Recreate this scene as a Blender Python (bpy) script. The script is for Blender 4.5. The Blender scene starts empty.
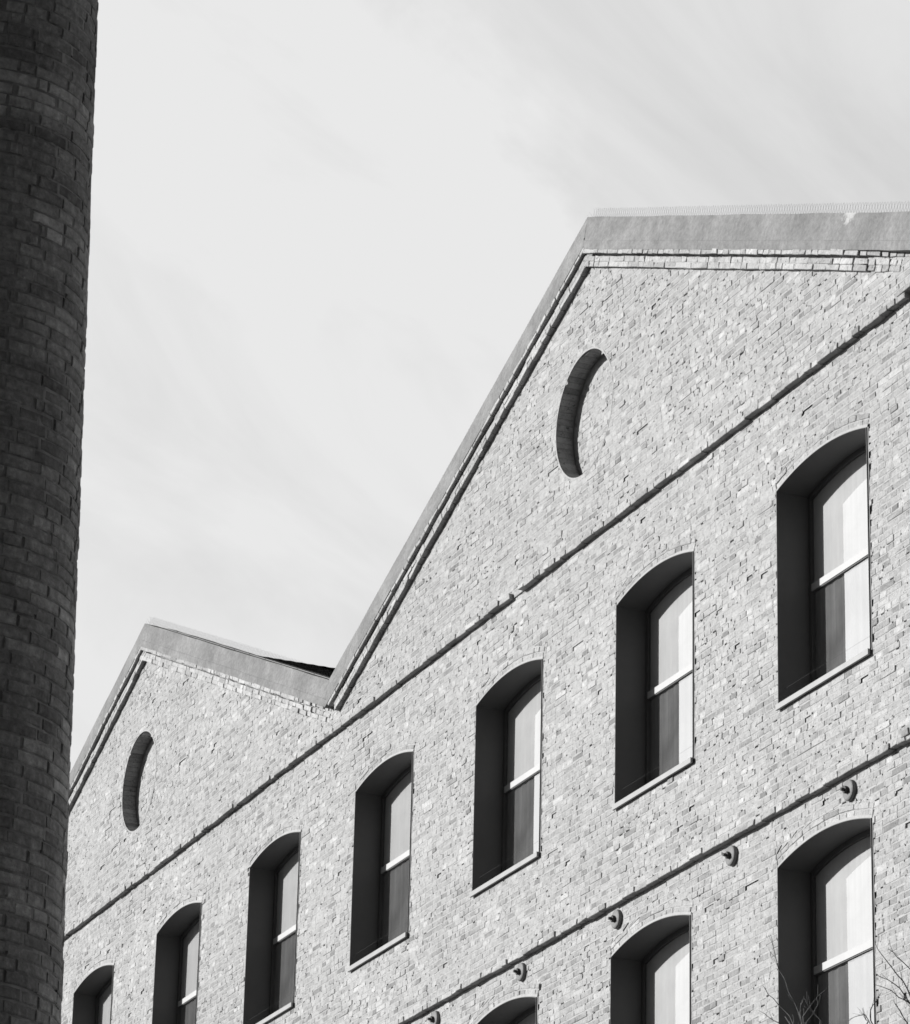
import bpy, math, random
import numpy as np
from mathutils import Matrix, Vector

random.seed(7)
rng = np.random.default_rng(11)
sc = bpy.context.scene
COL = sc.collection
CZ = 1.65                       # eye height above the ground
WY = 17.0                       # wall face plane
APEX = [-67.44, -51.93, -36.35, -20.84]
HALF = 7.76
SLOPE = 0.42
ZAS = {a: z + CZ for a, z in zip(APEX, (19.70, 19.70, 19.63, 19.63))}   # top of each gable coping
ZA = 19.63 + CZ
ZV = ZA - SLOPE * HALF          # top of the coping in the valleys
X0, X1 = APEX[0] - HALF, APEX[-1] + HALF

# ------------------------------------------------------------------ materials
def mat(name):
    m = bpy.data.materials.new(name); m.use_nodes = True
    nt = m.node_tree; nt.nodes.clear()
    out = nt.nodes.new('ShaderNodeOutputMaterial')
    b = nt.nodes.new('ShaderNodeBsdfPrincipled')
    nt.links.new(b.outputs[0], out.inputs[0])
    b.inputs['Roughness'].default_value = 0.9
    b.inputs['Specular IOR Level'].default_value = 0.2
    return m, nt, b, out

def N(nt, t, **kw):
    n = nt.nodes.new(t)
    for k, v in kw.items():
        if k in n.inputs.keys(): n.inputs[k].default_value = v
        else: setattr(n, k, v)
    return n

def L(nt, a, b): nt.links.new(a, b)

def ramp(nt, fac, pts, interp='LINEAR'):
    r = nt.nodes.new('ShaderNodeValToRGB'); r.color_ramp.interpolation = interp
    e = r.color_ramp.elements
    while len(e) > 1: e.remove(e[-1])
    e[0].position = pts[0][0]; e[0].color = (pts[0][1],) * 3 + (1,)
    for p, v in pts[1:]:
        q = e.new(p); q.color = (v, v, v, 1)
    L(nt, fac, r.inputs[0]); return r.outputs[0]

def noise(nt, scale, detail=4, rough=0.6, vec=None, dist=0.0):
    n = N(nt, 'ShaderNodeTexNoise', Scale=scale, Detail=detail, Roughness=rough, Distortion=dist)
    if vec is not None: L(nt, vec, n.inputs['Vector'])
    return n.outputs['Fac']

def math_(nt, op, a, b=None, clamp=False):
    m = nt.nodes.new('ShaderNodeMath'); m.operation = op; m.use_clamp = clamp
    for i, v in enumerate((a, b)):
        if v is None: continue
        if isinstance(v, (int, float)): m.inputs[i].default_value = v
        else: L(nt, v, m.inputs[i])
    return m.outputs[0]

def objcoord(nt, scale=(1, 1, 1), loc=(0, 0, 0), rot=(0, 0, 0)):
    tc = nt.nodes.new('ShaderNodeTexCoord'); mp = nt.nodes.new('ShaderNodeMapping')
    mp.inputs['Scale'].default_value = scale; mp.inputs['Location'].default_value = loc; mp.inputs['Rotation'].default_value = rot
    L(nt, tc.outputs['Object'], mp.inputs[0]); return mp.outputs[0]

def bump(nt, b, h, strength, dist):
    n = N(nt, 'ShaderNodeBump', Strength=strength, Distance=dist)
    L(nt, h, n.inputs['Height']); L(nt, n.outputs[0], b.inputs['Normal'])

ALB = 0.63
def tint(nt, b, val, k=None):
    L(nt, math_(nt, 'MULTIPLY', val, ALB if k is None else k), b.inputs['Base Color'])

def brick_mat(name, pts, stain=(0.86, 1.1), speck=True, gain=1.0):
    m, nt, b, _ = mat(name)
    geo = nt.nodes.new('ShaderNodeNewGeometry')
    base = ramp(nt, geo.outputs['Random Per Island'], pts)
    oc = objcoord(nt)
    big = ramp(nt, noise(nt, 0.55, 5, 0.62, oc), [(0.3, stain[0]), (0.7, stain[1])])
    mid = ramp(nt, noise(nt, 5.0, 4, 0.6, oc), [(0.3, 0.88), (0.7, 1.1)])
    blot = ramp(nt, noise(nt, 17.0, 4, 0.6, oc), [(0.3, 0.80), (0.5, 1.0), (0.7, 1.12)])
    fine = ramp(nt, noise(nt, 60.0, 4, 0.65, oc), [(0.28, 0.76), (0.5, 1.0), (0.72, 1.14)])
    pit_shade = ramp(nt, noise(nt, 24.0, 3, 0.55, oc, 0.4), [(0.315, 0.42), (0.375, 1.0)])  # dark specks in the colour stand in for shade in small pits
    v = math_(nt, 'MULTIPLY', base, big)
    for t in (mid, blot, fine, pit_shade): v = math_(nt, 'MULTIPLY', v, t)
    if gain != 1.0: v = math_(nt, 'MULTIPLY', v, gain)
    if speck:                                   # old limewash still sitting on some bricks
        lw = ramp(nt, noise(nt, 2.6, 6, 0.7, oc, 0.6), [(0.56, 0.0), (0.66, 1.0)])
        mx = N(nt, 'ShaderNodeMix', data_type='FLOAT'); mx.inputs[3].default_value = 0.60
        L(nt, math_(nt, 'MULTIPLY', lw, 0.55), mx.inputs[0]); L(nt, v, mx.inputs[2]); v = mx.outputs[0]
    tint(nt, b, v)
    h = math_(nt, 'ADD', noise(nt, 30.0, 5, 0.65, oc), math_(nt, 'MULTIPLY', noise(nt, 9.0, 3, 0.5, oc), 1.2))
    bump(nt, b, h, 0.8, 0.014)
    return m

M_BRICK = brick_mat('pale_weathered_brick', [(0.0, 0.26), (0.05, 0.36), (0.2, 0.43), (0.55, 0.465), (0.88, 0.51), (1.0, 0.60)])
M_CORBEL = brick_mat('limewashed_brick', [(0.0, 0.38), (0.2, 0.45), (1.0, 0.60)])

def simple(name, lo, hi, scale=8.0, rough=0.9, bumpd=0.0, bs=30.0, spec=0.2, metal=0.0, mapscale=(1, 1, 1)):
    m, nt, b, _ = mat(name)
    oc = objcoord(nt, mapscale)
    tint(nt, b, ramp(nt, noise(nt, scale, 5, 0.65, oc), [(0.3, lo), (0.7, hi)]))
    b.inputs['Roughness'].default_value = rough; b.inputs['Specular IOR Level'].default_value = spec
    b.inputs['Metallic'].default_value = metal
    if bumpd: bump(nt, b, noise(nt, bs, 5, 0.65, oc), 0.8, bumpd)
    return m

M_MORTAR = simple('lime_mortar', 0.42, 0.58, 14.0, bumpd=0.012, bs=45)
M_SOOT_MORTAR = simple('soot_mortar', 0.22, 0.50, 6.0, bumpd=0.01, bs=45)
M_LINING = simple('dark_painted_steel', 0.135, 0.155, 3.0, rough=0.6, spec=0.25)
M_SILL = simple('pale_metal_sill', 0.30, 0.38, 5.0, rough=0.55, spec=0.4)
M_FRAME = simple('dark_window_frame', 0.12, 0.15, 4.0, rough=0.5, spec=0.4)
M_TRANSOM = simple('white_painted_metal', 0.56, 0.62, 4.0, rough=0.6, spec=0.2)
M_IRON = simple('grey_painted_iron', 0.20, 0.30, 14.0, rough=0.7, bumpd=0.004, bs=40)
M_NUT = simple('rusty_iron', 0.08, 0.14, 25.0, rough=0.8, bumpd=0.003, bs=60)
M_WIRE = simple('steel_wire', 0.42, 0.5, 5.0, rough=0.4, spec=0.5)
M_TAR = simple('bitumen_flashing', 0.028, 0.045, 9.0, bumpd=0.006, spec=0.05)
M_TILE = simple('clay_roof_tile', 0.06, 0.13, 3.0, bumpd=0.02, bs=12)
M_BARK = simple('twig_bark', 0.14, 0.26, 20.0, bumpd=0.004, bs=60)
M_BACKWALL = simple('plain_rendered_wall', 0.3, 0.4, 1.5, bumpd=0.01)

def blind_mat(name, lo, hi, streak):
    m, nt, b, _ = mat(name)
    oc = objcoord(nt, (22, 22, 0.9)); o2 = objcoord(nt)
    a = ramp(nt, noise(nt, 1.0, 4, 0.6, oc), [(0.3, 1 - streak), (0.7, 1 + streak)])
    c = ramp(nt, noise(nt, 1.6, 4, 0.6, o2, 0.5), [(0.3, lo), (0.7, hi)])
    tint(nt, b, math_(nt, 'MULTIPLY', a, c)); return m
M_BLIND = blind_mat('pale_roller_blind', 0.58, 0.70, 0.05)
M_CURTAIN = blind_mat('grey_dusty_curtain', 0.24, 0.44, 0.22)

def coping_mat():
    m, nt, b, _ = mat('grey_cement_render')
    oc = objcoord(nt); st = objcoord(nt, (5, 5, 0.6))
    v = ramp(nt, noise(nt, 1.7, 6, 0.68, oc, 0.4), [(0.28, 0.19), (0.5, 0.265), (0.72, 0.36)])
    v = math_(nt, 'MULTIPLY', v, ramp(nt, noise(nt, 1.3, 5, 0.6, st), [(0.3, 0.94), (0.7, 1.05)]))
    v = math_(nt, 'MULTIPLY', v, ramp(nt, noise(nt, 22, 4, 0.65, oc), [(0.3, 0.80), (0.7, 1.16)]))
    # one white lime run starting at the top edge near the right end
    sp = nt.nodes.new('ShaderNodeSeparateXYZ'); tc = nt.nodes.new('ShaderNodeTexCoord'); L(nt, tc.outputs['Object'], sp.inputs[0])
    wob = math_(nt, 'MULTIPLY', math_(nt, 'SUBTRACT', noise(nt, 8, 5, 0.75, oc), 0.5), 0.42)
    xx = math_(nt, 'ADD', math_(nt, 'SUBTRACT', sp.outputs[0], -30.12), wob)
    zt = math_(nt, 'SUBTRACT', ZA, math_(nt, 'MULTIPLY', math_(nt, 'ADD', sp.outputs[0], -APEX[2]), SLOPE))
    dz = math_(nt, 'SUBTRACT', zt, sp.outputs[2])
    half = math_(nt, 'SUBTRACT', 0.27, math_(nt, 'MULTIPLY', dz, 1.1))
    lean = math_(nt, 'ADD', xx, math_(nt, 'MULTIPLY', dz, 0.6))
    ins = math_(nt, 'MULTIPLY', math_(nt, 'SUBTRACT', half, math_(nt, 'ABSOLUTE', lean)), 14.0, True)
    mx = N(nt, 'ShaderNodeMix', data_type='FLOAT'); mx.inputs[3].default_value = 0.52
    L(nt, ins, mx.inputs[0]); L(nt, v, mx.inputs[2])
    tint(nt, b, mx.outputs[0])
    bump(nt, b, noise(nt, 14, 6, 0.7, oc), 0.7, 0.02)
    return m
M_COPING = coping_mat()

def glass_mat(name, power):
    m, nt, b, out = mat(name)
    nt.nodes.remove(b)
    tr = N(nt, 'ShaderNodeBsdfTransparent'); tr.inputs[0].default_value = (0.93, 0.93, 0.93, 1)
    gl = N(nt, 'ShaderNodeBsdfGlossy', Roughness=0.0); gl.inputs[0].default_value = (0.97, 0.97, 0.97, 1)
    lw = nt.nodes.new('ShaderNodeLayerWeight'); fr = nt.nodes.new('ShaderNodeMapRange')
    L(nt, lw.outputs['Facing'], fr.inputs[0])
    for i, x in enumerate((0.0, 1.0, 0.0, 1.0)): fr.inputs[i + 1].default_value = x
    fp = nt.nodes.new('ShaderNodeMath'); fp.operation = 'POWER'; fp.inputs[1].default_value = power; L(nt, fr.outputs[0], fp.inputs[0]); fr = fp
    wv = N(nt, 'ShaderNodeBump', Strength=0.12, Distance=0.01)
    L(nt, noise(nt, 1.2, 2, 0.4, objcoord(nt)), wv.inputs['Height']); L(nt, wv.outputs[0], gl.inputs['Normal'])
    mx = N(nt, 'ShaderNodeMixShader'); L(nt, fr.outputs[0], mx.inputs[0]); L(nt, tr.outputs[0], mx.inputs[1]); L(nt, gl.outputs[0], mx.inputs[2])
    L(nt, mx.outputs[0], out.inputs[0]); return m
M_GLASS = glass_mat('clear_window_glass', 2.7)
M_MIRROR = glass_mat('coated_window_glass', 1.05)

def chimney_mat():
    m, nt, b, _ = mat('sooty_chimney_brick')
    geo = nt.nodes.new('ShaderNodeNewGeometry'); oc = objcoord(nt)
    base = ramp(nt, geo.outputs['Random Per Island'], [(0, 0.16), (0.3, 0.20), (0.75, 0.245), (0.95, 0.28), (1, 0.35)])
    st = objcoord(nt, (1, 1, 0.45))
    big = ramp(nt, noise(nt, 1.3, 6, 0.68, st, 0.5), [(0.3, 0.55), (0.55, 1.0), (0.75, 1.5)])
    fine = ramp(nt, noise(nt, 26, 5, 0.68, oc), [(0.3, 0.65), (0.55, 1.0), (0.75, 1.5)])
    band = ramp(nt, noise(nt, 1.0, 4, 0.6, objcoord(nt, (0.5, 0.5, 3.2))), [(0.32, 0.68), (0.5, 1.0), (0.7, 1.5)])
    v = math_(nt, 'MULTIPLY', math_(nt, 'MULTIPLY', math_(nt, 'MULTIPLY', base, big), fine), band)
    tint(nt, b, v, 1.25)
    h = math_(nt, 'ADD', noise(nt, 30.0, 5, 0.65, oc), noise(nt, 9.0, 3, 0.5, oc))
    bump(nt, b, h, 0.8, 0.014); return m
M_CHIM = chimney_mat()

def ground_mat():
    m, nt, b, _ = mat('gravel_yard')
    oc = objcoord(nt)
    v = ramp(nt, noise(nt, 0.15, 6, 0.6, oc), [(0.3, 0.05), (0.7, 0.09)])
    v = math_(nt, 'MULTIPLY', v, ramp(nt, noise(nt, 40, 4, 0.7, oc), [(0.3, 0.7), (0.7, 1.3)]))
    tint(nt, b, v); bump(nt, b, noise(nt, 40, 4, 0.7, oc), 0.6, 0.02); return m
M_GROUND = ground_mat()

# ------------------------------------------------------------------ mesh helpers
class MB:
    def __init__(s): s.v = []; s.f = []; s.m = []
    def add(s, vs, fs, mi=0):
        o = len(s.v); s.v.extend(vs)
        for f in fs: s.f.append(tuple(i + o for i in f)); s.m.append(mi)
    def box(s, x0, x1, y0, y1, z0, z1, mi=0):
        v = [(x0, y0, z0), (x1, y0, z0), (x1, y1, z0), (x0, y1, z0), (x0, y0, z1), (x1, y0, z1), (x1, y1, z1), (x0, y1, z1)]
        s.add(v, [(0, 3, 2, 1), (4, 5, 6, 7), (0, 1, 5, 4), (1, 2, 6, 5), (2, 3, 7, 6), (3, 0, 4, 7)], mi)
    def tube(s, pts, rads, n=6, cap=True, mi=0):
        pts = [Vector(p) for p in pts]; vs = []
        prev = None
        for i, p in enumerate(pts):
            t = (pts[min(i + 1, len(pts) - 1)] - pts[max(i - 1, 0)]).normalized()
            if prev is None:
                a = t.orthogonal().normalized()
            else:
                a = (prev - t * prev.dot(t)).normalized()
            prev = a; b = t.cross(a)
            for k in range(n):
                w = 2 * math.pi * k / n
                vs.append(tuple(p + (a * math.cos(w) + b * math.sin(w)) * rads[i]))
        fs = []
        for i in range(len(pts) - 1):
            for k in range(n):
                k2 = (k + 1) % n
                fs.append((i * n + k, i * n + k2, (i + 1) * n + k2, (i + 1) * n + k))
        if cap:
            fs.append(tuple(range(n - 1, -1, -1))); fs.append(tuple((len(pts) - 1) * n + k for k in range(n)))
        s.add(vs, fs, mi)
    def build(s, name, mats, parent=None, smooth=False):
        me = bpy.data.meshes.new(name); me.from_pydata(s.v, [], s.f); me.update()
        if not isinstance(mats, (list, tuple)): mats = [mats]
        for m in mats: me.materials.append(m)
        if len(mats) > 1: me.polygons.foreach_set('material_index', s.m)
        if smooth: me.polygons.foreach_set('use_smooth', [True] * len(me.polygons))
        o = bpy.data.objects.new(name, me); COL.objects.link(o)
        if parent is not None:
            o.parent = parent
            if parent.type == 'EMPTY' and not parent.get('local'): o.matrix_parent_inverse = Matrix.Translation(-parent.location)
        return o

def thing(name, label, cat, loc, group=None):
    o = bpy.data.objects.new(name, None); COL.objects.link(o); o.location = loc; o.empty_display_size = 0.5
    o['label'] = label; o['category'] = cat
    if group: o['group'] = group
    return o

CH = 0.0045
def brick(mb, bl, br, tr, tl, d, mp, back=-0.035, ch=CH, jit=0.004, tilt=0.002, mi=0):
    """one brick: four (u,z) corners, outward depth d, mp(u,depth,z) -> xyz"""
    q = [list(bl), list(br), list(tr), list(tl)]
    J = (rng.random(16) - 0.5) * 2
    for i in range(4):
        q[i][0] += J[2 * i] * jit; q[i][1] += J[2 * i + 1] * jit
    cu = sum(p[0] for p in q) / 4; cz = sum(p[1] for p in q) / 4
    t = J[8:12] * tilt
    vs = []
    for p in q: vs.append(mp(p[0], back, p[1]))
    for i, p in enumerate(q): vs.append(mp(p[0], d + t[i] - ch * 0.8, p[1]))
    for i, p in enumerate(q):
        su = min(ch, abs(p[0] - cu) * 0.6); sz = min(ch, abs(p[1] - cz) * 0.6)
        vs.append(mp(p[0] + (su if p[0] < cu else -su), d + t[i], p[1] + (sz if p[1] < cz else -sz)))
    fs = [(0, 1, 5, 4), (1, 2, 6, 5), (2, 3, 7, 6), (3, 0, 4, 7), (4, 5, 9, 8), (5, 6, 10, 9), (6, 7, 11, 10), (7, 4, 8, 11), (8, 9, 10, 11)]
    mb.add(vs, fs, mi)

COURSE = 0.072
def snoise(x, z):
    return (math.sin(x * 1.9 + 1.3 * math.sin(z * 1.1)) + math.sin(z * 2.3 + 1.7 * math.sin(x * 0.8)) + math.sin((x + z) * 3.7)) / 3

def depth_rand(x, z):
    r = rng.random()
    if r < 0.007: return -0.010 - 0.008 * rng.random()
    if r < 0.05: return 0.004 + 0.004 * rng.random()
    return (rng.random() - 0.5) * 0.0045

def lay(mb, z0, z1, allowed, mp, course=COURSE, drand=depth_rand, u0=-70.0, wav=None, head=0.8):
    """courses of bricks between z0 and z1 clipped to the intervals allowed(z)"""
    n = int(round((z1 - z0) / course))
    for r in range(n):
        zb = z0 + r * course; zt = zb + course - 0.0125
        A, B = allowed(zb), allowed(zt)
        if len(A) != len(B):
            Mi = A if len(A) < len(B) else B
            A = B = Mi
        for (a0, b0), (a1, b1) in zip(A, B):
            lo, hi = min(a0, a1), max(b0, b1)
            u = lo - rng.random() * 0.28
            while u < hi:
                Lb = 0.137 if rng.random() < head else (0.285 if rng.random() < 0.6 else 0.21)
                Lb += (rng.random() - 0.5) * 0.02
                e = u + Lb - 0.011
                p = [max(u, a0), min(e, b0), min(e, b1), max(u, a1)]
                if (p[1] - p[0] > 0.03 and p[2] - p[3] > 0.03) or (p[1] - p[0] > 0.06 and p[2] - p[3] > -0.3) or (p[2] - p[3] > 0.06 and p[1] - p[0] > -0.3):
                    if p[1] < p[0]: p[0] = p[1] = (p[0] + p[1]) / 2
                    if p[2] < p[3]: p[2] = p[3] = (p[2] + p[3]) / 2
                    w = wav(u, zb) if wav else 0.0
                    zj = (rng.random() - 0.5) * 0.004
                    brick(mb, (p[0], zb + w), (p[1], zb + w), (p[2], zt + w + zj), (p[3], zt + w + zj), drand(u, zb), mp)
                    loose = 0.5 + 0.5 * snoise(u * 0.55 + 3, zb * 0.6); dm = -0.0012 + 0.0022 * snoise(u * 1.7, zb * 1.3) + (rng.random() - 0.5) * 0.002
                    def mstrip(ua, ub, za, zc):
                        if ub - ua > 0.004 and zc - za > 0.004:
                            mb.add([mp(ua, dm, za), mp(ub, dm, za), mp(ub, dm, zc), mp(ua, dm, zc)], [(0, 1, 2, 3)], 1)
                    if p[1] - p[0] > 0.05:                       # bed joint, here and there with a gap washed out of it
                        ua, ub, za, zc = p[0] - 0.006, p[1] + 0.006, zb + w - 0.016, zb + w + 0.005
                        if rng.random() < 0.06 + 0.28 * loose:
                            g0 = ua + (ub - ua) * rng.random(); gl = 0.02 + 0.07 * rng.random() ** 2
                            mstrip(ua, g0, za, zc); mstrip(min(ub, g0 + gl), ub, za, zc)
                        else: mstrip(ua, ub, za, zc)
                    if e < min(b0, b1) - 0.02:                   # upright joint
                        za, zc = zb + w - 0.004, zt + w + 0.004
                        q = rng.random()
                        if q < 0.08 + 0.17 * loose: pass
                        elif q < 0.24 + 0.38 * loose: mstrip(e - 0.004, e + 0.015, za + 0.03 * rng.random() + 0.014, zc)
                        else: mstrip(e - 0.004, e + 0.015, za, zc)
                u += Lb

# ------------------------------------------------------------------ openings
WW, WS, RISE, DEP = 0.93, 2.30, 0.135, 0.365           # half width, springing height, arch rise, reveal depth
RA = (WW ** 2 + RISE ** 2) / (2 * RISE)
WIN = [(-30.912 - 3.78 * k + {0: -0.035, 1: 0.02}.get(k, 0.0), 12.30 + CZ) for k in range(-1, 8)] + [(-30.995 - 3.745 * k, 8.37 + CZ) for k in range(-1, 5)]
OC_R, OC_D = 0.75, 0.215
OCU = [(-51.98, 17.24 + CZ), (-36.52, 17.24 + CZ)]
RING = 0.155

def open_half(z, ring, gap=0.0):
    """list of (lo,hi) blocked at height z; ring=True also keeps the arch ring free"""
    out = []
    for cx, zb in WIN:
        s = zb + WS; dz = z - s
        if z < zb - 0.004: continue
        if dz <= 0: h = WW + gap
        else:
            rr = RA + (RING if ring else 0.0); k = rr ** 2 - (dz + RA - RISE) ** 2
            if k <= 0: continue
            h = math.sqrt(k)
            if ring: h = min(h, WW + gap + 0.047 * min(1, dz / 0.153) + (0.0 if dz < 0.153 else 9))
        out.append((cx - h, cx + h))
    for cx, cz in OCU:
        k = (OC_R + (0.025 if ring else 0.0)) ** 2 - (z - cz) ** 2
        if k > 0: out.append((cx - math.sqrt(k), cx + math.sqrt(k)))
    return sorted(out)

BX0, BX1, BZ0 = -64.0, -23.0, 7.0                      # stretch of wall with every brick modelled
TOPDROP = 0.40
def spans(z, x0, x1):
    zv = ZV - TOPDROP
    if z <= zv: return [(x0, x1)]
    r = []
    for a in APEX:
        h = (ZAS[a] - TOPDROP - z) / SLOPE
        if h > 0.02:
            lo, hi = max(a - h, x0), min(a + h, x1)
            if hi - lo > 0.05: r.append((lo, hi))
    return r

def subtract(sp, cuts):
    out = []
    for lo, hi in sp:
        cur = lo
        for a, b in cuts:
            if b <= cur or a >= hi: continue
            if a > cur: out.append((cur, a))
            cur = max(cur, b)
        if cur < hi: out.append((cur, hi))
    return out

def wavy(u, z): return 0.006 * math.sin(u * 0.7 + z * 0.9) + 0.004 * math.sin(u * 2.1 + z * 1.7)
def wall_map(u, d, z): return (u, WY - d, z)
factory = thing('brick_factory', 'pale brick factory with a row of gables, arched dark windows and round blind recesses', 'factory', (-44.0, WY, 0))

mb = MB()
lay(mb, BZ0, ZAS[APEX[1]] - TOPDROP, lambda z: subtract(spans(z, BX0, BX1), open_half(z, True, 0.012)), wall_map, wav=wavy)
# arch rings: two courses of bricks laid along each curve
for cx, zb in WIN:
    zc = zb + WS - (RA - RISE); aw = math.asin(WW / RA)
    def amap(u, d, z, cx=cx, zc=zc): return (cx + math.sin(u / RA) * z, WY - d, zc + math.cos(u / RA) * z)
    for ring in (0, 1):
        r0 = RA + 0.026 + ring * 0.065; u = -aw * RA; first = True
        while u < aw * RA - 0.04:
            Lb = (0.14 if rng.random() < 0.4 else 0.28) + (rng.random() - 0.5) * 0.02
            if first: Lb *= 0.4 + 0.6 * rng.random(); first = False
            e = min(u + Lb - 0.011, aw * RA)
            brick(mb, (u, r0), (e, r0), (e, r0 + 0.054), (u, r0 + 0.054), 0.002 + (rng.random() - 0.5) * 0.008, amap)
            u += Lb
n_brick_faces = len(mb.f)
# mortar bed behind the bricks
ZB = np.arange(0.0, BZ0, 0.5).tolist() + np.arange(BZ0, ZAS[APEX[1]] - TOPDROP, 0.024).tolist() + [ZAS[APEX[1]] - TOPDROP]
def mdepth(x, z):
    return -0.022 + 0.004 * snoise(x * 1.3, z * 1.3) + (rng.random() - 0.5) * 0.006
prev_cache = {}
for i in range(len(ZB) - 1):
    za, zb_ = ZB[i], ZB[i + 1] 
    A = subtract(spans(za + 1e-4, X0, X1), open_half(za + 1e-4, False)); B = subtract(spans(zb_ - 1e-4, X0, X1), open_half(zb_ - 1e-4, False))
    if len(A) != len(B):
        if len(A) < len(B): A, B = A, A
        else: A, B = B, B
    for (a0, b0), (a1, b1) in zip(A, B):
        n = max(1, int((b0 - a0) / (0.16 if za >= BZ0 else 2.0)))
        vs = []
        for k in range(n + 1):
            t = k / n; x = a0 + (b0 - a0) * t; x2 = a1 + (b1 - a1) * t
            key = (round(x, 2), i); d = prev_cache.get(key)
            if d is None: d = mdepth(x, za)
            d2 = mdepth(x2, zb_); prev_cache[(round(x2, 2), i + 1)] = d2
            vs.append((x, WY - d, za)); vs.append((x2, WY - d2, zb_))
        mb.add(vs, [(2 * k, 2 * k + 2, 2 * k + 3, 2 * k + 1) for k in range(n)], 1)
# bedding mortar of the arch rings
for cx, zb in WIN:
    zc = zb + WS - (RA - RISE); aw = math.asin(WW / RA); n = 40; vs = []
    for k in range(n + 1):
        a = -aw + 2 * aw * k / n
        for rr in (RA + 0.004, RA + 0.172): vs.append((cx + math.sin(a) * rr, WY + 0.0045 + 0.002 * math.sin(k * 1.9), zc + math.cos(a) * rr))
    mb.add(vs, [(2 * k, 2 * k + 2, 2 * k + 3, 2 * k + 1) for k in range(n)], 1)
# thin mortar fillets round the steel linings and the round recesses
for cx, zb in WIN:
    zc = zb + WS - (RA - RISE); aw = math.asin(WW / RA); n = 30; vs = []
    for k in range(n + 1):
        a = -aw + 2 * aw * k / n
        for rr, dd in ((RA, 0.006), (RA + 0.028 + 0.003 * random.random(), 0.004)): vs.append((cx + math.sin(a) * rr, WY - dd, zc + math.cos(a) * rr))
    mb.add(vs, [(2 * k, 2 * k + 2, 2 * k + 3, 2 * k + 1) for k in range(n)], 2)
    for sgn in (-1, 1):
        vs = []
        for k in range(25):
            z = zb - 0.0 + WS * k / 24
            a, b = cx + sgn * WW, cx + sgn * (WW + 0.012 + 0.007 * random.random())
            vs += [(min(a, b), WY - 0.003, z), (max(a, b), WY - 0.003, z)]
        mb.add(vs, [(2 * k, 2 * k + 1, 2 * k + 3, 2 * k + 2) for k in range(24)], 2)
for cx, cz in OCU:
    n = 72; vs = []
    for k in range(n + 1):
        a = 2 * math.pi * k / n
        for rr, dd in ((OC_R - 0.002, 0.003), (OC_R + 0.012 + 0.012 * random.random(), 0.001)): vs.append((cx + math.sin(a) * rr, WY - dd, cz + math.cos(a) * rr))
    mb.add(vs, [(2 * k, 2 * k + 2, 2 * k + 3, 2 * k + 1) for k in range(n)], 1)
M_FILLET = simple('pale_pointing', 0.44, 0.56, 12.0, bumpd=0.006, bs=50)
# side and back walls of the sheds
YB = 48.0
mb.add([(X0, WY + 0.03, 0), (X0, YB, 0), (X0, YB, ZV - 0.3), (X0, WY + 0.03, ZV - 0.3)], [(0, 1, 2, 3)], 3)
mb.add([(X1, WY + 0.03, 0), (X1, YB, 0), (X1, YB, ZV - 0.3), (X1, WY + 0.03, ZV - 0.3)], [(3, 2, 1, 0)], 3)
for a in APEX:
    mb.add([(a - HALF, YB, 0), (a + HALF, YB, 0), (a + HALF, YB, ZV - 0.3), (a, YB, ZA - 0.3), (a - HALF, YB, ZV - 0.3)], [(4, 3, 2, 1, 0)], 3)
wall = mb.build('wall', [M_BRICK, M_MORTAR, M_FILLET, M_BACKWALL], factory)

# ------------------------------------------------------------------ string courses
def string_course(zb, jog_x, jog_dz, p=0.077):
    m = MB()
    for x0, x1, dz in ((BX0, jog_x + 0.14, 0.0), (jog_x, BX1, jog_dz)):
        u = x0
        while u < x1 - 0.05:
            Lb = 0.14 if rng.random() < 0.5 else 0.285
            e = min(u + Lb - 0.008, x1)
            d = p + (rng.random() - 0.5) * 0.022
            if rng.random() < 0.002 or abs(u + 38.45) < 0.1 and zb > 15: d = 0.02
            w = 0.5 * wavy(u, zb) + (rng.random() - 0.5) * 0.013
            z = zb + dz + w
            brick(m, (u, z), (e, z), (e, z + 0.06), (u, z + 0.06), d, wall_map, back=-0.02, jit=0.004, tilt=0.005)
            u += Lb
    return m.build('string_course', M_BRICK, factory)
string_course(15.60 + CZ, -29.28, 0.06)
string_course(11.20 + CZ, -29.36, 0.035)

# ------------------------------------------------------------------ gable copings, corbels, spikes, roofs
VALLEY = (APEX[1] + APEX[2]) / 2; ZVAL = 16.385 + CZ
def slope(a, sgn):
    if a == APEX[2]: return 0.432 if sgn > 0 else (ZAS[a] - ZVAL) / (a - VALLEY)
    if a == APEX[1] and sgn > 0: return (ZAS[a] - ZVAL) / (VALLEY - a)
    return SLOPE
def run(a, sgn):
    return a - VALLEY if a == APEX[2] and sgn < 0 else (VALLEY - a if a == APEX[1] and sgn > 0 else HALF)

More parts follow.
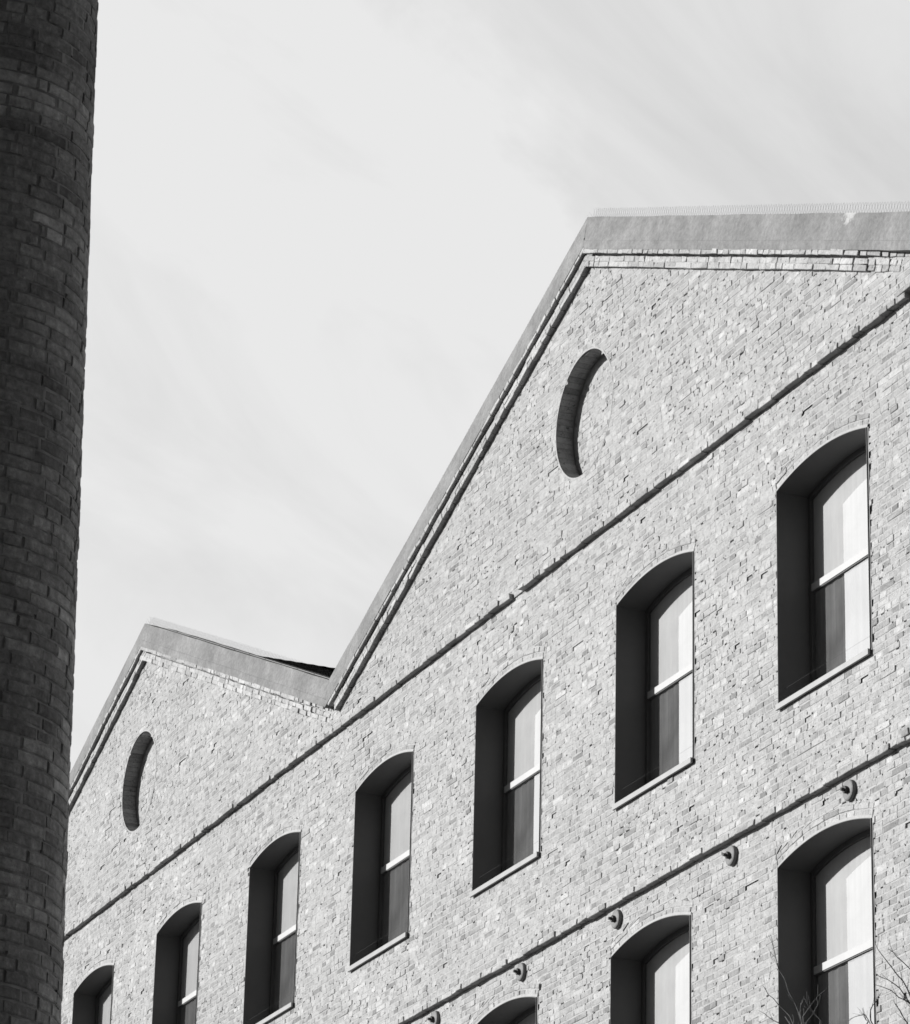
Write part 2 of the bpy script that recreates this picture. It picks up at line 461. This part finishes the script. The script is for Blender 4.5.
def coping(a):
    m = MB(); n = 40
    for sgn in (-1, 1):
        vs = []; SL = slope(a, sgn); th = (0.42 if sgn > 0 else 0.39) if a > -40 else 0.375
        for k in range(n + 1):
            t = k / n; x = a + sgn * run(a, sgn) * t; z = ZAS[a] - SL * run(a, sgn) * t
            fade = min(1.0, (1 - t) * 12)
            w = fade * 0.006 * snoise(x * 2, a); w2 = fade * 0.006 * snoise(x * 3 + 5, a)
            w3 = fade * 0.002 * snoise(x * 1.3, 2.0)
            vs += [(x, WY - 0.108 + w3, z - th + w2), (x, WY - 0.104 + w3, z - th + 0.105 + w2), (x, WY - 0.097 + w3, z - th + 0.110 + w2), (x, WY - 0.06 + w3, z + w), (x, WY + 0.45, z - 0.03 + w), (x, WY + 0.45, z - th), (x, WY - 0.01, z - th + w2)]
        fs = []
        for k in range(n):
            for j in range(7):
                p, q = 7 * k + j, 7 * k + (j + 1) % 7
                f = (p, q, q + 7, p + 7)
                fs.append(f if sgn < 0 else f[::-1])
        m.add(vs, fs)
    return m.build('coping', M_COPING, factory)

def corbels(a):
    m = MB(); cs = 1 / math.sqrt(1 + SLOPE ** 2)
    for sgn in (-1, 1):
        SL = slope(a, sgn); th = (0.42 if sgn > 0 else 0.39) if a > -40 else 0.375; cs = 1 / math.sqrt(1 + SL ** 2)
        def smap(u, d, z, sgn=sgn, SL=SL, th=th, cs=cs):            # u along the slope from the apex, z below the coping, measured square to the slope
            x = sgn * (u * cs) ; zz = -u * SL * cs
            return (a + x - sgn * SL * cs * z * 1.0, WY - d, ZAS[a] - th + zz - cs * z)
        full = run(a, sgn) / cs
        for row, (h0, h1, p) in enumerate(((-0.006, 0.046, 0.106), (0.072, 0.131, 0.062), (0.134, 0.195, 0.064))):
            end = full - (0.0 if (a == APEX[1] and sgn > 0) else (0.06 if row == 0 else 0.2))
            if sgn > 0 and abs(a - APEX[2]) < 0.1: end = full - (0.72 if row else 0.55)
            u = -SLOPE * (h0 if True else 0)
            u = max(u, -0.0)
            first = True
            while u < end:
                Lb = 0.14 if rng.random() < 0.6 else 0.285
                e = min(u + Lb - (0.002 if sgn > 0 and u > end - 1.6 else 0.010), end)
                if e - u < 0.03: break
                d = p + (rng.random() - 0.5) * (0.008 if row == 0 else 0.012)
                if row and rng.random() < 0.03: d -= 0.02
                if sgn > 0: d = 0.004 + (d - 0.004) * max(0.0, min(1.0, (end - u - 0.1) / 1.3))
                # mitre at the apex: inner rows start where the two slopes meet
                s0 = h0 * SLOPE; s1 = h1 * SLOPE
                ub, ut = (u, u)
                brick(m, (u - (s1 if first else 0) * 1.0, h1), (e, h1), (e, h0), (u - (s0 if first else 0), h0), d, smap, back=-0.03, jit=0.006, tilt=0.005)
                first = False
                u += Lb
        full = run(a, sgn) / cs
        q = [smap(u, 0.055, z) for u, z in ((0.0, 0.192), (full - (2.2 if sgn > 0 else 0.3), 0.192), (full - (2.2 if sgn > 0 else 0.3), 0.074), (0.0, 0.074))]
        m.add(q, [(0, 1, 2, 3)], 1)
    return m.build('corbel_course', [M_CORBEL, M_MORTAR], factory)

def spikes(a, sgn):
    SLOPE = slope(a, sgn)
    m = MB(); cs = 1 / math.sqrt(1 + SLOPE ** 2); full = HALF / cs
    u = 0.02
    nrm = Vector((sgn * SLOPE * cs, 0, cs)); tan = Vector((sgn * cs, 0, -SLOPE * cs))
    while u < full - 0.1:
        base = Vector((a + sgn * u * cs, WY + 0.03, ZAS[a] - u * SLOPE * cs + 0.012))
        for lean in (-0.35, 0.15):
            d = (nrm + Vector((0, lean, 0)) + tan * (rng.random() - 0.5) * 0.12).normalized()
            tip = base + d * (0.105 + 0.01 * rng.random())
            m.tube([base, tip], [0.0011, 0.0009], n=3, cap=False)
        u += 0.06
    p0 = Vector((a + sgn * 0.02 * cs, WY + 0.03, ZAS[a] + 0.004)); p1 = None
    for i in range(12):
        q = [Vector((a + sgn * full * f * cs, WY + 0.03, ZAS[a] - full * f * SLOPE * cs + 0.008)) for f in (i / 12 * 0.985 + 0.003, (i + 1) / 12 * 0.985)]
        m.tube(q, [0.004, 0.004], n=5)
    return m.build('bird_spikes', M_WIRE, factory)

def roof(a):
    m = MB(); ys = [0.46 + 0.09 * k for k in range(40)] + [4.2 + 1.5 * k for k in range(18)] + [YB - WY]
    nc = 22
    for sgn in (-1, 1):
        SL = slope(a, sgn); W = run(a, sgn)
        for c in range(nc):                                  # courses of barrel tiles, each lapping over the one below
            vs = []
            for k, y in enumerate(ys):
                for t, up in ((c / nc, 0.0), ((c + 1) / nc, 0.028)):
                    x = a + sgn * W * t; z = ZAS[a] - SL * W * t - ROOFDROP + up + (0.006 if k % 2 and k < 40 else 0.0)
                    vs.append((x, WY + y, z))
            f = [(2 * k, 2 * k + 1, 2 * k + 3, 2 * k + 2) for k in range(len(ys) - 1)]
            m.add(vs, f if sgn > 0 else [q[::-1] for q in f])
    return m.build('roof', M_TILE, factory)
ROOFDROP = 0.23

for a in APEX:
    coping(a); corbels(a); roof(a)
for a, s in ((APEX[1], -1), (APEX[1], 1), (APEX[2], -1), (APEX[2], 1)): spikes(a, s)

# ------------------------------------------------------------------ round blind recesses
def oculus(cx, cz):
    m = MB()
    def bmap(u, d, z): return (cx + u, WY + OC_D - d, cz + z)
    def inside(z):
        k = (OC_R - 0.012) ** 2 - z * z
        return [(-math.sqrt(k), math.sqrt(k))] if k > 0.01 else []
    lay(m, -OC_R + 0.01, OC_R, inside, bmap)
    n = 96
    # back bed
    vs = [(cx, WY + OC_D + 0.010, cz)] + [(cx + math.sin(2 * math.pi * k / n) * (OC_R + 0.05), WY + OC_D + 0.010, cz + math.cos(2 * math.pi * k / n) * (OC_R + 0.05)) for k in range(n)]
    m.add(vs, [(0, k + 1, (k + 1) % n + 1) for k in range(n)], 1)
    # reveal: header bricks set round the circle
    nb = 64
    for k in range(nb):
        a0 = 2 * math.pi * k / nb; a1 = 2 * math.pi * (k + 1) / nb - 0.003
        def rmap(u, d, z): return (cx + math.sin(u) * (OC_R - d), WY + z, cz + math.cos(u) * (OC_R - d))
        brick(m, (a0, 0.002), (a1, 0.002), (a1, OC_D), (a0, OC_D), (rng.random() - 0.5) * 0.003, rmap, jit=0.002, back=-0.04)
    vs = []
    for k in range(n):
        w = 2 * math.pi * k / n
        for y in (0.004, OC_D + 0.01): vs.append((cx + math.sin(w) * (OC_R + 0.008), WY + y, cz + math.cos(w) * (OC_R + 0.008)))
    m.add(vs, [(2 * k, 2 * k + 1, 2 * ((k + 1) % n) + 1, 2 * ((k + 1) % n)) for k in range(n)], 1)
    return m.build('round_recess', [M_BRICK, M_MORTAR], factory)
for c in OCU: oculus(*c)

# ------------------------------------------------------------------ windows
def outline(inset, bottom=0.0, n=28, rc=0.045):
    """closed outline of the opening, local x,z, clockwise from the lower left corner"""
    w = WW - inset; pts = []
    ra = RA - inset; zc = WS - (RA - RISE)
    for k in range(6):
        t = math.pi / 2 * k / 5
        pts.append((-w + rc * (1 - math.sin(t)), bottom + rc * (1 - math.cos(t))))
    aw = math.asin(w / ra)
    for k in range(n + 1):
        t = -aw + 2 * aw * k / n
        pts.append((math.sin(t) * ra, zc + math.cos(t) * ra))
    for k in range(6):
        t = math.pi / 2 * k / 5
        pts.append((w - rc * (1 - math.cos(t)), bottom + rc * (1 - math.sin(t))))
    return pts

def strip(m, o, i, y0, y1):
    """a closed frame between outline o and outline i"""
    n = len(o); vs = []
    for (a, b), (c, d) in zip(o, i): vs += [(a, y0, b), (a, y1, b), (c, y1, d), (c, y0, d)]
    fs = []
    for k in range(n):
        q = (k + 1) % n
        for j in range(4): fs.append((4 * k + j, 4 * k + (j + 1) % 4, 4 * q + (j + 1) % 4, 4 * q + j))
    m.add(vs, fs)

def sheet(m, pts, y, zlo=None, zhi=None):
    n = len(pts)
    m.add([(x, y, z) for x, z in pts], [tuple(range(n - 1, -1, -1))])

def make_window(loc):
    m = MB(); strip(m, outline(0.002), outline(0.008), -0.016, DEP + 0.05)
    w = m.build('window', M_LINING, factory)
    w.matrix_parent_inverse = Matrix.Translation(-factory.location); w.location = loc
    m = MB(); strip(m, outline(0.0085), outline(0.058), DEP - 0.022, DEP + 0.03); m.build('frame', M_FRAME, w)
    zt = WS - 1.035
    arch = outline(0.05)
    up = [p for p in arch if p[1] > zt + 0.2]
    m = MB(); sheet(m, [(-WW + 0.05, zt + 0.03)] + up + [(WW - 0.05, zt + 0.03)], DEP); m.build('pane', M_GLASS, w)
    m = MB(); sheet(m, [(-WW + 0.05, 0.05), (-WW + 0.05, zt + 0.0), (WW - 0.05, zt + 0.0), (WW - 0.05, 0.05)], DEP + 0.002); m.build('pane', M_MIRROR, w)
    m = MB(); m.box(-WW + 0.062, WW - 0.062, DEP - 0.024, DEP + 0.012, zt, zt + 0.074); m.box(-WW + 0.062, WW - 0.062, DEP - 0.014, DEP + 0.012, zt - 0.010, zt - 0.001, 1)
    m.build('transom', [M_TRANSOM, M_FRAME], w)
    m = MB(); sheet(m, [(-WW + 0.03, zt - 0.01)] + [p for p in outline(0.03) if p[1] > zt + 0.2] + [(WW - 0.03, zt - 0.01)], DEP + 0.014); m.build('roller_blind', M_BLIND, w)
    m = MB(); nf = 60; vs = []
    for k in range(nf + 1):
        x = -WW + 0.03 + (2 * WW - 0.06) * k / nf
        y = DEP + 0.020 + 0.004 * math.sin(k * 1.1)
        vs += [(x, y, 0.02), (x, y, zt)]
    m.add(vs, [(2 * k, 2 * k + 2, 2 * k + 3, 2 * k + 1) for k in range(nf)]); m.build('curtain', M_CURTAIN, w)
    m = MB(); m.box(-WW + 0.011, WW - 0.011, -0.016, DEP - 0.031, 0.0105, 0.026, 1); m.box(-WW - 0.004, WW + 0.002, -0.044, -0.018, -0.034, 0.022)
    m.build('sill', [M_SILL, M_LINING], w)
    m = MB(); m.tube([(-WW + 0.011, 0.05, 0.20), (WW - 0.011, 0.05, 0.20)], [0.0008, 0.0008], n=4); m.build('guard_wire', M_NUT, w)
    return w
w0 = make_window((WIN[0][0], WY, WIN[0][1]))
for cx, zb in WIN[1:]:
    c = w0.copy(); COL.objects.link(c); c.location = (cx, WY, zb)
    for ch in w0.children:
        d = ch.copy(); COL.objects.link(d); d.parent = c

# ------------------------------------------------------------------ wall anchors
def make_anchor(loc):
    m = MB(); n = 28; prof = [(0.0, -0.046), (0.085, -0.046), (0.098, -0.040), (0.103, -0.030), (0.105, 0.012)]
    vs = [(0, prof[0][1], 0)]
    for r, y in prof[1:]:
        for k in range(n): vs.append((r * math.sin(2 * math.pi * k / n), y, r * math.cos(2 * math.pi * k / n)))
    fs = [(0, 1 + k, 1 + (k + 1) % n) for k in range(n)]
    for j in range(len(prof) - 2):
        for k in range(n):
            a0, a1 = 1 + j * n + k, 1 + j * n + (k + 1) % n
            fs.append((a0, a0 + n, a1 + n, a1))
    m.add(vs, fs); p = m.build('anchor_plate', M_IRON, factory)
    p.matrix_parent_inverse = Matrix.Translation(-factory.location); p.location = loc
    m = MB()
    def prism(r, y0, y1, nn, ph=0.3):
        v = [(r * math.sin(2 * math.pi * k / nn + ph), y, r * math.cos(2 * math.pi * k / nn + ph)) for y in (y0, y1) for k in range(nn)]
        m.add(v, [tuple(range(nn)), tuple(range(2 * nn - 1, nn - 1, -1))] + [(k, nn + k, nn + (k + 1) % nn, (k + 1) % nn) for k in range(nn)])
    prism(0.036, -0.080, -0.044, 6); prism(0.016, -0.115, -0.079, 10)
    m.build('nut', M_NUT, p)
    return p
AX = [-30.455, -32.88, -35.52, -37.96, -40.39] + [-30.455 + 2.5 * k for k in (1, 2)] + [-40.39 - 2.5 * k for k in (1, 2, 3, 4)]
a0 = make_anchor((AX[0], WY, 11.045 + CZ))
for x in AX[1:]:
    c = a0.copy(); COL.objects.link(c); c.location = (x, WY, 11.045 + CZ)
    for ch in a0.children:
        d = ch.copy(); COL.objects.link(d); d.parent = c

# ------------------------------------------------------------------ chimney
CAZ, CDIST = math.radians(14.92), 19.6
CXY = (-CDIST * math.cos(CAZ), CDIST * math.sin(CAZ))
chim = thing('brick_chimney', 'tall dark sooty round brick chimney at the left, standing before the pale gabled factory', 'chimney', (CXY[0], CXY[1], 0))
CHT = 24.0
def crad(z): return 0.69 - 0.0248 * (z - CZ - 7.7)
def cdepth(x, z):
    r = rng.random()
    if r < 0.06: return -0.005
    return (rng.random() - 0.5) * 0.006
m = MB(); cc = 0.0735
for r in range(int(CHT / cc)):
    zb = r * cc; zt = zb + cc - 0.011; R = crad(zb)
    def cmap(u, d, z):
        q = crad(z) + d; return (CXY[0] + math.cos(u) * q, CXY[1] + math.sin(u) * q, z)
    th = rng.random() * 0.5; end = th + 2 * math.pi; seg = 0
    while th < end - 0.02:
        Lb = (0.15 if rng.random() < 0.4 else 0.25) + (rng.random() - 0.5) * 0.03
        e = min(th + (Lb - 0.013) / R, end - 0.012 / R)
        if e - th > 0.02:
            zj = (rng.random() - 0.5) * 0.008; d = cdepth(0, 0); mid = (th + e) / 2
            brick(m, (th, zb + zj), (mid, zb + zj), (mid, zt + zj), (th, zt + zj), d, cmap, jit=0.0, tilt=0.0) if False else None
            # a curved face of three strips keeps the outline round
            J = (rng.random(8) - 0.5) * 0.006; ns = 3; vs = []; fs = []
            for k in range(ns + 1):
                u = th + (e - th) * k / ns
                eu = 0.006 / R if k == 0 else (-0.006 / R if k == ns else 0)
                dd = d + J[k % 4] * 0.5; ez = 0.007 + abs(J[4 + k % 4])
                vs += [cmap(u, -0.03, zb + zj), cmap(u, dd - 0.006, zb + zj), cmap(u + eu, dd, zb + zj + ez), cmap(u + eu, dd, zt + zj - ez), cmap(u, dd - 0.006, zt + zj), cmap(u, -0.03, zt + zj)]
            for k in range(ns):
                for j in range(5):
                    fs.append((6 * k + j, 6 * k + 6 + j, 6 * k + 7 + j, 6 * k + 1 + j))
            fs += [(0, 1, 2, 3, 4, 5), tuple(6 * ns + j for j in (5, 4, 3, 2, 1, 0))]
            m.add(vs, fs)
            if rng.random() < 0.75:                          # pale pointing left in the upright joint
                j0, j1 = e - 0.002 / R, e + 0.016 / R; dj = d - 0.001 - 0.004 * rng.random(); zl = zb + zj + (0.02 * rng.random() if rng.random() < 0.4 else 0.0)
                m.add([cmap(j0, dj, zl), cmap(j1, dj, zl), cmap(j1, dj, zt + zj), cmap(j0, dj, zt + zj)], [(0, 1, 2, 3)], 1)
        th += Lb / R
n = 120; zs = np.arange(0, CHT + 0.01, 0.06); vs = []
for z in zs:
    for k in range(n):
        u = 2 * math.pi * k / n; q = crad(z) - 0.009 + 0.003 * snoise(u * 9, z * 6) + (random.random() - 0.5) * 0.006
        vs.append((CXY[0] + math.cos(u) * q, CXY[1] + math.sin(u) * q, z))
m.add(vs, [(i * n + k, i * n + (k + 1) % n, (i + 1) * n + (k + 1) % n, (i + 1) * n + k) for i in range(len(zs) - 1) for k in range(n)], 1)
m.build('shaft', [M_CHIM, M_SOOT_MORTAR], chim)
m = MB()                                                    # corbelled head, above the picture
for i, (dr, z0, z1) in enumerate(((0.03, CHT, CHT + 0.07), (0.08, CHT + 0.072, CHT + 0.14), (0.13, CHT + 0.142, CHT + 0.36), (0.06, CHT + 0.362, CHT + 0.5))):
    R = crad(CHT) + dr; nn = 64
    v = [(CXY[0] + math.cos(2 * math.pi * k / nn) * R, CXY[1] + math.sin(2 * math.pi * k / nn) * R, z) for z in (z0, z1) for k in range(nn)]
    m.add(v, [tuple(range(nn - 1, -1, -1)), tuple(range(nn, 2 * nn))] + [(k, (k + 1) % nn, nn + (k + 1) % nn, nn + k) for k in range(nn)])
m.build('head', M_CHIM, chim)

# ------------------------------------------------------------------ two bare saplings whose tips reach into the picture
F = 3850.0
MR = Vector((0.39753, 0.91731, 0.02255)); MU = Vector((0.33051, -0.16607, 0.92908)); MF = Vector((-0.856, 0.36188, 0.3692))
def at(px, py, dist):
    d = (MF + MR * ((px - 455) / F) + MU * ((512 - py) / F)).normalized()
    return Vector((0, 0, CZ)) + d * dist

def sapling(base_px, dist, twigs, label, seed):
    r = random.Random(seed)
    top = at(base_px, 1130, dist); base = Vector((top.x + 0.15, top.y - 0.1, 0))
    t = thing('bare_tree', label, 'tree', base, 'bare saplings in front of the factory')
    m = MB(); k = 9; pts = []; rad = []
    for i in range(k + 1):
        u = i / k; p = base.lerp(top, u) + Vector((0.10 * math.sin(u * 5 + seed), 0.08 * math.cos(u * 4 + seed), 0)) * u * (1 - u) * 3
        pts.append(p); rad.append(0.07 * (1 - u) + 0.012)
    m.tube(pts, rad, n=10); m.build('trunk', M_BARK, t, True)
    m = MB()
    def grow(p, d, ln, rr, lev):
        q = [p]; c = p.copy(); dd = d.copy(); ns = 5
        for i in range(ns):
            dd = (dd + Vector((r.uniform(-.22, .22), r.uniform(-.22, .22), r.uniform(-.08, .2)))).normalized()
            c = c + dd * ln / ns; q.append(c.copy())
        m.tube(q, [rr * (1 - 0.75 * i / ns) for i in range(ns + 1)], n=5)
        if lev > 0:
            for i in range(1, ns):
                for _ in range(r.choice((1, 1, 2))):
                    nd = (dd + Vector((r.uniform(-1, 1), r.uniform(-1, 1), r.uniform(-.3, .7)))).normalized()
                    grow(q[i], nd, ln * r.uniform(.35, .6), rr * 0.5, lev - 1)
    for i in range(3, k):
        for _ in range(2):
            a = r.uniform(0, 6.28); up = pts[i]
            ln = min(1.1, (top.z - up.z) * 0.62 + 0.12)
            grow(up, Vector((math.cos(a), math.sin(a), 0.55)).normalized(), ln, 0.014 * (1 - i / k) + 0.0025, 2 if i < 7 else 1)
    for tw in twigs:                       # tips, listed from the outer end down to the crown
        dj = r.uniform(-0.35, 0.35); P = [at(x, y, dist + dj * (1 - 0.6 * i / len(tw))) for i, (x, y) in enumerate(tw)]
        P.append(pts[-1].lerp(pts[-2], r.random()))
        n = len(P); w = [0.0012 + 0.0032 * (i / (n - 1)) ** 0.8 for i in range(n)]
        # soften the polyline
        Q = []; W = []
        for i in range(n - 1):
            for s in (0, 0.5):
                q = P[i].lerp(P[i + 1], s)
                q = q + Vector((r.uniform(-1, 1), r.uniform(-1, 1), r.uniform(-1, 1))) * 0.004
                Q.append(q); W.append(w[i] + (w[i + 1] - w[i]) * s)
        Q.append(P[-1]); W.append(w[-1])
        m.tube(Q, W, n=5)
        for i in range(1, len(Q) - 2):
            if r.random() < 0.5:
                dr = (Q[i - 1] - Q[i]).normalized()
                nd = (dr + Vector((r.uniform(-.8, .8), r.uniform(-.8, .8), r.uniform(-.2, .5)))).normalized()
                c = Q[i].copy(); q = [c.copy()]
                for _ in range(3):
                    nd = (nd + Vector((r.uniform(-.2, .2), r.uniform(-.2, .2), r.uniform(0, .2)))).normalized(); c = c + nd * r.uniform(.012, .035); q.append(c.copy())
                m.tube(q, [W[i] * 0.55, W[i] * 0.45, 0.0010, 0.0008], n=4)
    m.build('crown', M_BARK, t, True)
    return t

sapling(808, 21.0, [
    [(771, 935), (773, 947), (779, 968), (789.6, 991), (800, 1016), (803, 1032)],
    [(827, 988), (817, 997), (803.6, 1016), (803, 1030)],
    [(820, 996), (818, 1005.5), (806, 1023), (805, 1036)],
    [(763, 985), (768.5, 994), (778, 1004), (790, 1016), (798, 1034)],
    [(801.5, 1000), (800.5, 1013), (803, 1026)],
    [(805, 998), (811, 1009), (820, 1020), (818, 1040)],
    [(759, 1011), (768, 1017), (779, 1023), (795, 1045)],
    [(785, 1016), (790, 1023), (800, 1040)],
    [(848, 1022), (853, 1018), (858, 1015.5), (864, 1015.5), (868, 1022), (850, 1050)],
    [(862, 1009), (866, 1017), (871, 1024), (860, 1050)],
], 'bare sapling with pale twigs fanning up in front of the lower right arched window', 3)
sapling(925, 20.0, [
    [(875, 942), (881, 954.5), (892, 967), (903, 981), (911, 997), (918, 1030)],
    [(889, 948), (896, 957), (910, 968), (922, 985), (924, 1030)],
    [(874, 984), (890.6, 990), (899.5, 997), (910, 1003), (920, 1030)],
    [(881, 992), (875, 1002), (871, 1010), (870, 1021), (890, 1060)],
    [(893, 1001), (899.5, 1011), (906.5, 1022), (918, 1050)],
    [(878, 975), (888, 980), (900, 988), (915, 1010)],
], 'bare sapling at the right edge with long thin twigs leaning left across the brick wall', 8)

# ------------------------------------------------------------------ ground
m = MB(); m.add([(-1500, -1500, 0), (1500, -1500, 0), (1500, 1500, 0), (-1500, 1500, 0)], [(0, 1, 2, 3)])
g = m.build('ground', M_GROUND); g['kind'] = 'structure'; g['label'] = 'flat gravel yard around the factory'

# ------------------------------------------------------------------ light
SD = Vector((0.64, 1.0, -0.45)).normalized()               # the way sunlight travels
TS = -SD
sun = bpy.data.lights.new('sun', 'SUN'); sun.energy = 5.0; sun.angle = math.radians(0.5); sun.color = (1, 0.995, 0.985)
so = bpy.data.objects.new('sun', sun); COL.objects.link(so); so.rotation_euler = SD.to_track_quat('-Z', 'Y').to_euler(); so.location = (0, 0, 40)

world = bpy.data.worlds.new('World'); sc.world = world; world.use_nodes = True
nt = world.node_tree; nt.nodes.clear()
out = nt.nodes.new('ShaderNodeOutputWorld'); bg = nt.nodes.new('ShaderNodeBackground'); L(nt, bg.outputs[0], out.inputs[0])
sky = nt.nodes.new('ShaderNodeTexSky'); sky.sky_type = 'NISHITA'; sky.sun_disc = False
sky.sun_elevation = math.asin(TS.z); sky.sun_rotation = math.atan2(TS.x, TS.y)
sky.air_density = 1.0; sky.dust_density = 1.0
bw = nt.nodes.new('ShaderNodeSeparateColor'); L(nt, sky.outputs[0], bw.inputs[0])     # seen as through a red filter: a deep clear sky
tc = nt.nodes.new('ShaderNodeTexCoord'); D = tc.outputs['Generated']
def dot(vec):
    v = nt.nodes.new('ShaderNodeVectorMath'); v.operation = 'DOT_PRODUCT'; L(nt, D, v.inputs[0]); v.inputs[1].default_value = vec; return v.outputs['Value']
def smooth(val, a, b, c, d):
    r = nt.nodes.new('ShaderNodeMapRange'); r.interpolation_type = 'SMOOTHSTEP'; L(nt, val, r.inputs[0])
    for i, x in enumerate((a, b, c, d)): r.inputs[i + 1].default_value = x
    return r.outputs[0]
mp = nt.nodes.new('ShaderNodeMapping'); L(nt, D, mp.inputs[0]); mp.inputs['Rotation'].default_value = (0.3, 0.5, 0.4); mp.inputs['Scale'].default_value = (5, 9, 9)
nz = noise(nt, 1.6, 7, 0.6, mp.outputs[0], 0.35)
cx = nt.nodes.new('ShaderNodeCombineXYZ')           # wisps drawn out along the wind
for i, (vec, k) in enumerate(((0.75 * MR - 0.66 * MU, 6.0), (0.66 * MR + 0.75 * MU, 17.0), (MF, 9.0))):
    L(nt, math_(nt, 'MULTIPLY', dot(tuple(vec)), k), cx.inputs[i])
nz2 = noise(nt, 1.25, 6, 0.58, cx.outputs[0], 0.5)
# high thin cloud: veil shaped round the view and pane reflections so shade stays dark
veil = smooth(math_(nt, 'ADD', dot((-0.918, 0.0, 0.395)), math_(nt, 'MULTIPLY', math_(nt, 'SUBTRACT', nz, 0.5), 0.2)), 0.66, 0.86, 0, 1)
edge_n = 0.73 * MR + 0.68 * MU
edge = smooth(math_(nt, 'ADD', dot(tuple(edge_n)), math_(nt, 'MULTIPLY', math_(nt, 'SUBTRACT', nz, 0.5), 0.10)), 0.066, 0.096, 0, 1)
wisp = math_(nt, 'MULTIPLY', math_(nt, 'SUBTRACT', nz2, 0.5), 4.6)
cl = math_(nt, 'ADD', math_(nt, 'SUBTRACT', 10.0, math_(nt, 'MULTIPLY', edge, 1.3)), wisp)
cl = math_(nt, 'MINIMUM', cl, 10.1)
glow = smooth(dot(tuple(TS)), 0.70, 1.0, 0.0, 9.6)
cl = math_(nt, 'ADD', cl, glow)
mx = N(nt, 'ShaderNodeMix', data_type='FLOAT'); L(nt, veil, mx.inputs[0]); L(nt, math_(nt, 'MULTIPLY', bw.outputs[0], 0.62), mx.inputs[2]); L(nt, cl, mx.inputs[3])
L(nt, mx.outputs[0], bg.inputs['Color']); bg.inputs['Strength'].default_value = 0.05

# ------------------------------------------------------------------ camera
cam = bpy.data.cameras.new('camera'); co = bpy.data.objects.new('camera', cam); COL.objects.link(co)
mw = Matrix((MR, MU, -MF)).transposed().to_4x4(); mw.translation = (0, 0, CZ); co.matrix_world = mw
cam.sensor_fit = 'VERTICAL'; cam.sensor_height = 36.0; cam.lens = F / 1024 * 36.0
cam.clip_start = 0.1; cam.clip_end = 5000
sc.camera = co
sc.view_settings.view_transform = 'Standard'; sc.view_settings.look = 'None'; sc.view_settings.exposure = 0.69; sc.view_settings.gamma = 1.0
sc.cycles.filter_width = 1.6; sc.cycles.max_bounces = 8; sc.cycles.diffuse_bounces = 2; sc.cycles.transparent_max_bounces = 8
